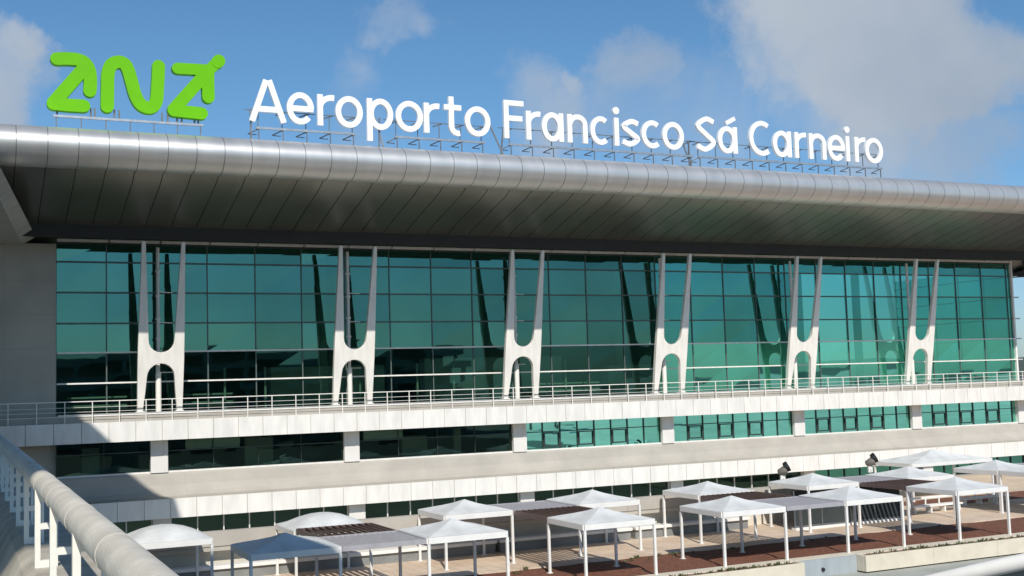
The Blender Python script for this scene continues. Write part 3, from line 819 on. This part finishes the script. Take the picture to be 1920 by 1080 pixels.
pf=[(CX+.86,zc),(CX+.47,zc),(CX+.40,zc-.05),(CX+.10,zc-.62),(CX+.10,zc-1.3),(CX+.86,zc-1.3)]
while y<-3: m.prism(pf,'y',y+.006,y+1.494); y+=1.5
at(WP,m.build('kerb',M['parapet'],WP))
m=MB(); m.box(CX-3.4,CX+.10,-90,-3,zc-1.3,zc-.60); structure(m.build('walkway',M['lowfloor']))
# white coping of the lower ramp, bottom right
RPC=[(3.68, -56.805, -3.232), (4.186, -58.191, -2.818), (4.914, -59.12, -2.482), (5.301, -59.766, -2.269), (6.604, -61.093, -1.758)]
RW=thing('ramp_wall','white rounded coping on a grey ramp wall in the bottom right corner','ramp wall',tuple(RPC[0]))
m=MB(); m.tube(RPC,.135,20); at(RW,m.build('coping',M['coping'],RW))
m=MB()
a,b=Vector(RPC[0]),Vector(RPC[-1]); d=(b-a); nn=Vector((-d.y,d.x,0)).normalized()*.07
m.add([a-nn,b-nn,b+nn,a+nn]+[Vector((p.x,p.y,-8.3)) for p in (a-nn,b-nn,b+nn,a+nn)],[(0,1,2,3),(4,7,6,5),(0,4,5,1),(1,5,6,2),(2,6,7,3),(3,7,4,0)])
at(RW,m.build('wall',M['lowfloor'],RW))

# ------------------------------------------------------------------ what the glass mirrors: buildings and trees across the road
CP=thing('car_park_building','long grey multi storey car park across the road, mirrored in the terminal glass','building',(20,-170,-8.9))
m=MB()
for z in (-8.9,-4.6,-.6,3.4,7.2): m.box(-90,88,-185,-160,z,z+1.35)
m.box(-90,88,-184.6,-172,-8.9,8.5)
at(CP,m.build('deck',M['carpark'],CP))
m=MB()
for k in range(24): m.box(-89+7.6*k,-88.2+7.6*k,-160.9,-160.2,-8.9,7.2)
at(CP,m.build('column',M['carpark'],CP))
def tree(loc,ht,rad,seed,label):
    random.seed(seed); t=thing('tree',label,'tree',loc,'trees across the road')
    m=MB(); m.tube([(0,0,0),(.1,.05,ht*.4),(0,.1,ht*.75)],[.3,.22,.08],8)
    for a in range(5):
        q=a*1.3; m.tube([(0.05,.05,ht*(.35+.06*a)),(math.cos(q)*rad*.6,math.sin(q)*rad*.6,ht*(.6+.06*a))],[.12,.03],6)
    m.build('trunk',M['bark'],t)
    m=MB()
    for _ in range(26):
        a=random.uniform(0,6.28); r=rad*math.sqrt(random.random())*.85; z=ht*random.uniform(.45,.95)
        c=Vector((math.cos(a)*r*(1.2-z/ht*.6),math.sin(a)*r*(1.2-z/ht*.6),z)); R0=rad*random.uniform(.25,.42)
        for _ in range(60):
            p=c+Vector((random.gauss(0,1),random.gauss(0,1),random.gauss(0,.7)))*R0*.55
            u=Vector((random.uniform(-1,1),random.uniform(-1,1),random.uniform(-1,1))).normalized()*.28; v=u.orthogonal().normalized()*.2
            m.add([p-u,p+v,p+u,p-v],[(0,1,2,3)])
    m.build('crown',M['leaf'],t,recalc=False); return t
for i,(x,y,hh,r) in enumerate(((98,-150,9,4),(112,-165,8,3.6),(131,-150,7,3.4),(60,-150,12,4.5),(24,-150,11,4))):
    tree((x,y,-8.9),hh,r,20+i,['small leafy tree across the road, beside the car park end','smaller leafy tree second from the car park end','low leafy tree farthest right across the road','tall leafy tree in front of the car park right half','tall leafy tree before the car park stair block'][i])

# ------------------------------------------------------------------ camera
Rv=Vector((0.9050360,-0.4242199,-0.0307783)); Uv=Vector((-0.0072069,-0.0876469,0.9961255)); Fv=Vector((0.4252739,0.9013076,0.0823809))
cam=bpy.data.cameras.new('camera'); co=bpy.data.objects.new('camera',cam); COL.objects.link(co)
mw=Matrix((Rv,Uv,-Fv)).transposed().to_4x4(); mw.translation=Vector((CX,CY,CZ)); co.matrix_world=mw
cam.sensor_width=36; cam.lens=2196.410/1920*36; cam.clip_end=6000; cam.clip_start=.05
S.camera=co

# ------------------------------------------------------------------ light
sd=Vector((-.33,-1.14,1)).normalized()
elev=math.asin(sd.z); az=math.atan2(sd.x,sd.y)     # clockwise from +Y
sun=bpy.data.lights.new('sun','SUN'); sun.energy=4.2; sun.angle=math.radians(.5); sun.color=(1,.945,.86)
so_=bpy.data.objects.new('sun',sun); COL.objects.link(so_); so_.rotation_euler=(-sd).to_track_quat('-Z','Y').to_euler()
W_=bpy.data.worlds.new('World'); S.world=W_; W_.use_nodes=True
N=W_.node_tree.nodes; L=W_.node_tree.links; bg=N['Background']
sky=N.new('ShaderNodeTexSky'); sky.sky_type='NISHITA'; sky.sun_disc=False; sky.sun_elevation=elev; sky.sun_rotation=az
sky.air_density=1.0; sky.dust_density=.4; sky.ozone_density=2.2; sky.altitude=50
tc=N.new('ShaderNodeTexCoord')
nz=N.new('ShaderNodeTexNoise'); nz.inputs['Scale'].default_value=7; nz.inputs['Detail'].default_value=8; nz.inputs['Roughness'].default_value=.55
nz.inputs['Distortion'].default_value=.3
L.new(tc.outputs['Generated'],nz.inputs[0])
blobs=[((0.6133, 0.7379, 0.2819), 0.0683, 0.95), ((0.6588, 0.7031, 0.2677), 0.0865, 1), ((0.6969, 0.6751, 0.242), 0.0683, 0.95), ((0.5897, 0.7645, 0.2605), 0.0455, 0.75), ((0.7188, 0.66, 0.2186), 0.041, 0.7), ((0.659, 0.7194, 0.2195), 0.0592, 0.75), ((0.6205, 0.7515, 0.2241), 0.0546, 0.55), ((0.0368, 0.964, 0.2632), 0.0364, 1), ((0.0298, 0.9743, 0.2231), 0.041, 0.95), ((0.0545, 0.9701, 0.2366), 0.0205, 0.6), ((0.4674, 0.847, 0.2531), 0.0182, 0.6), ((0.4392, 0.867, 0.2352), 0.0501, 0.52), ((0.5068, 0.8327, 0.2232), 0.0546, 0.46), ((0.3115, 0.9221, 0.2293), 0.0319, 0.3), ((0.5101, 0.8175, 0.2674), 0.0341, 0.5), ((0.3237, 0.8984, 0.2968), 0.0341, 0.46), ((0.5636, 0.7993, 0.2084), 0.0683, 0.45), ((0.6865, 0.7037, 0.183), 0.0728, 0.55)]
wz=N.new('ShaderNodeTexNoise'); wz.inputs['Scale'].default_value=9; wz.inputs['Detail'].default_value=6; wz.inputs['Roughness'].default_value=.6
L.new(tc.outputs['Generated'],wz.inputs[0])
w1=N.new('ShaderNodeVectorMath'); w1.operation='SUBTRACT'; L.new(wz.outputs['Color'],w1.inputs[0]); w1.inputs[1].default_value=(.5,.5,.5)
w2=N.new('ShaderNodeVectorMath'); w2.operation='SCALE'; w2.inputs['Scale'].default_value=.16; L.new(w1.outputs[0],w2.inputs[0])
w3=N.new('ShaderNodeVectorMath'); w3.operation='ADD'; L.new(tc.outputs['Generated'],w3.inputs[0]); L.new(w2.outputs[0],w3.inputs[1])
wn_=N.new('ShaderNodeVectorMath'); wn_.operation='NORMALIZE'; L.new(w3.outputs[0],wn_.inputs[0])
prev=None
for (d,r,w) in blobs:
    dp=N.new('ShaderNodeVectorMath'); dp.operation='DOT_PRODUCT'; L.new(wn_.outputs[0],dp.inputs[0]); dp.inputs[1].default_value=d
    mr=N.new('ShaderNodeMapRange'); mr.interpolation_type='SMOOTHSTEP'
    mr.inputs[1].default_value=math.cos(r*1.35); mr.inputs[2].default_value=math.cos(r*.25); mr.inputs[3].default_value=0; mr.inputs[4].default_value=w
    L.new(dp.outputs['Value'],mr.inputs[0])
    if prev is None: prev=mr.outputs[0]
    else:
        mx=N.new('ShaderNodeMath'); mx.operation='MAXIMUM'; L.new(prev,mx.inputs[0]); L.new(mr.outputs[0],mx.inputs[1]); prev=mx.outputs[0]
nm=N.new('ShaderNodeMath'); nm.operation='MULTIPLY_ADD'; nm.inputs[1].default_value=1.5; nm.inputs[2].default_value=-.75; L.new(nz.outputs[0],nm.inputs[0])
ad=N.new('ShaderNodeMath'); L.new(prev,ad.inputs[0]); L.new(nm.outputs[0],ad.inputs[1])
cm=N.new('ShaderNodeMapRange'); cm.interpolation_type='SMOOTHSTEP'; cm.inputs[1].default_value=.14; cm.inputs[2].default_value=.98; cm.inputs[3].default_value=0; cm.inputs[4].default_value=.96
L.new(ad.outputs[0],cm.inputs[0])
cc=N.new('ShaderNodeValToRGB'); e=cc.color_ramp.elements
e[0].position=.36; e[0].color=(3.5,4.2,5.2,1); e[1].position=.75; e[1].color=(5.6,6.1,6.7,1)
n3=N.new('ShaderNodeTexNoise'); n3.inputs['Scale'].default_value=4.0; n3.inputs['Detail'].default_value=5; L.new(tc.outputs['Generated'],n3.inputs[0]); L.new(n3.outputs[0],cc.inputs[0])
tint=N.new('ShaderNodeMixRGB'); tint.blend_type='MULTIPLY'; tint.inputs[0].default_value=1; tint.inputs[2].default_value=(.70,.96,1.10,1)
L.new(sky.outputs[0],tint.inputs[1])
sz=N.new('ShaderNodeSeparateXYZ'); L.new(tc.outputs['Generated'],sz.inputs[0]); hz=N.new('ShaderNodeValToRGB'); he=hz.color_ramp.elements
he[0].position=0.0; he[0].color=(.60,.78,1.04,1); he[1].position=.25; he[1].color=(.62,.91,1.07,1); L.new(sz.outputs[2],hz.inputs[0]); L.new(hz.outputs[0],tint.inputs[2])
mixc=N.new('ShaderNodeMixRGB'); L.new(cm.outputs[0],mixc.inputs[0]); L.new(tint.outputs[0],mixc.inputs[1]); L.new(cc.outputs[0],mixc.inputs[2])
L.new(mixc.outputs[0],bg.inputs[0]); bg.inputs[1].default_value=.10
S.view_settings.view_transform='Standard'; S.view_settings.look='None'; S.view_settings.exposure=0; S.view_settings.gamma=1; S.view_settings.use_curve_mapping=False
S.cycles.max_bounces=10; S.cycles.transparent_max_bounces=16; S.cycles.use_denoising=True
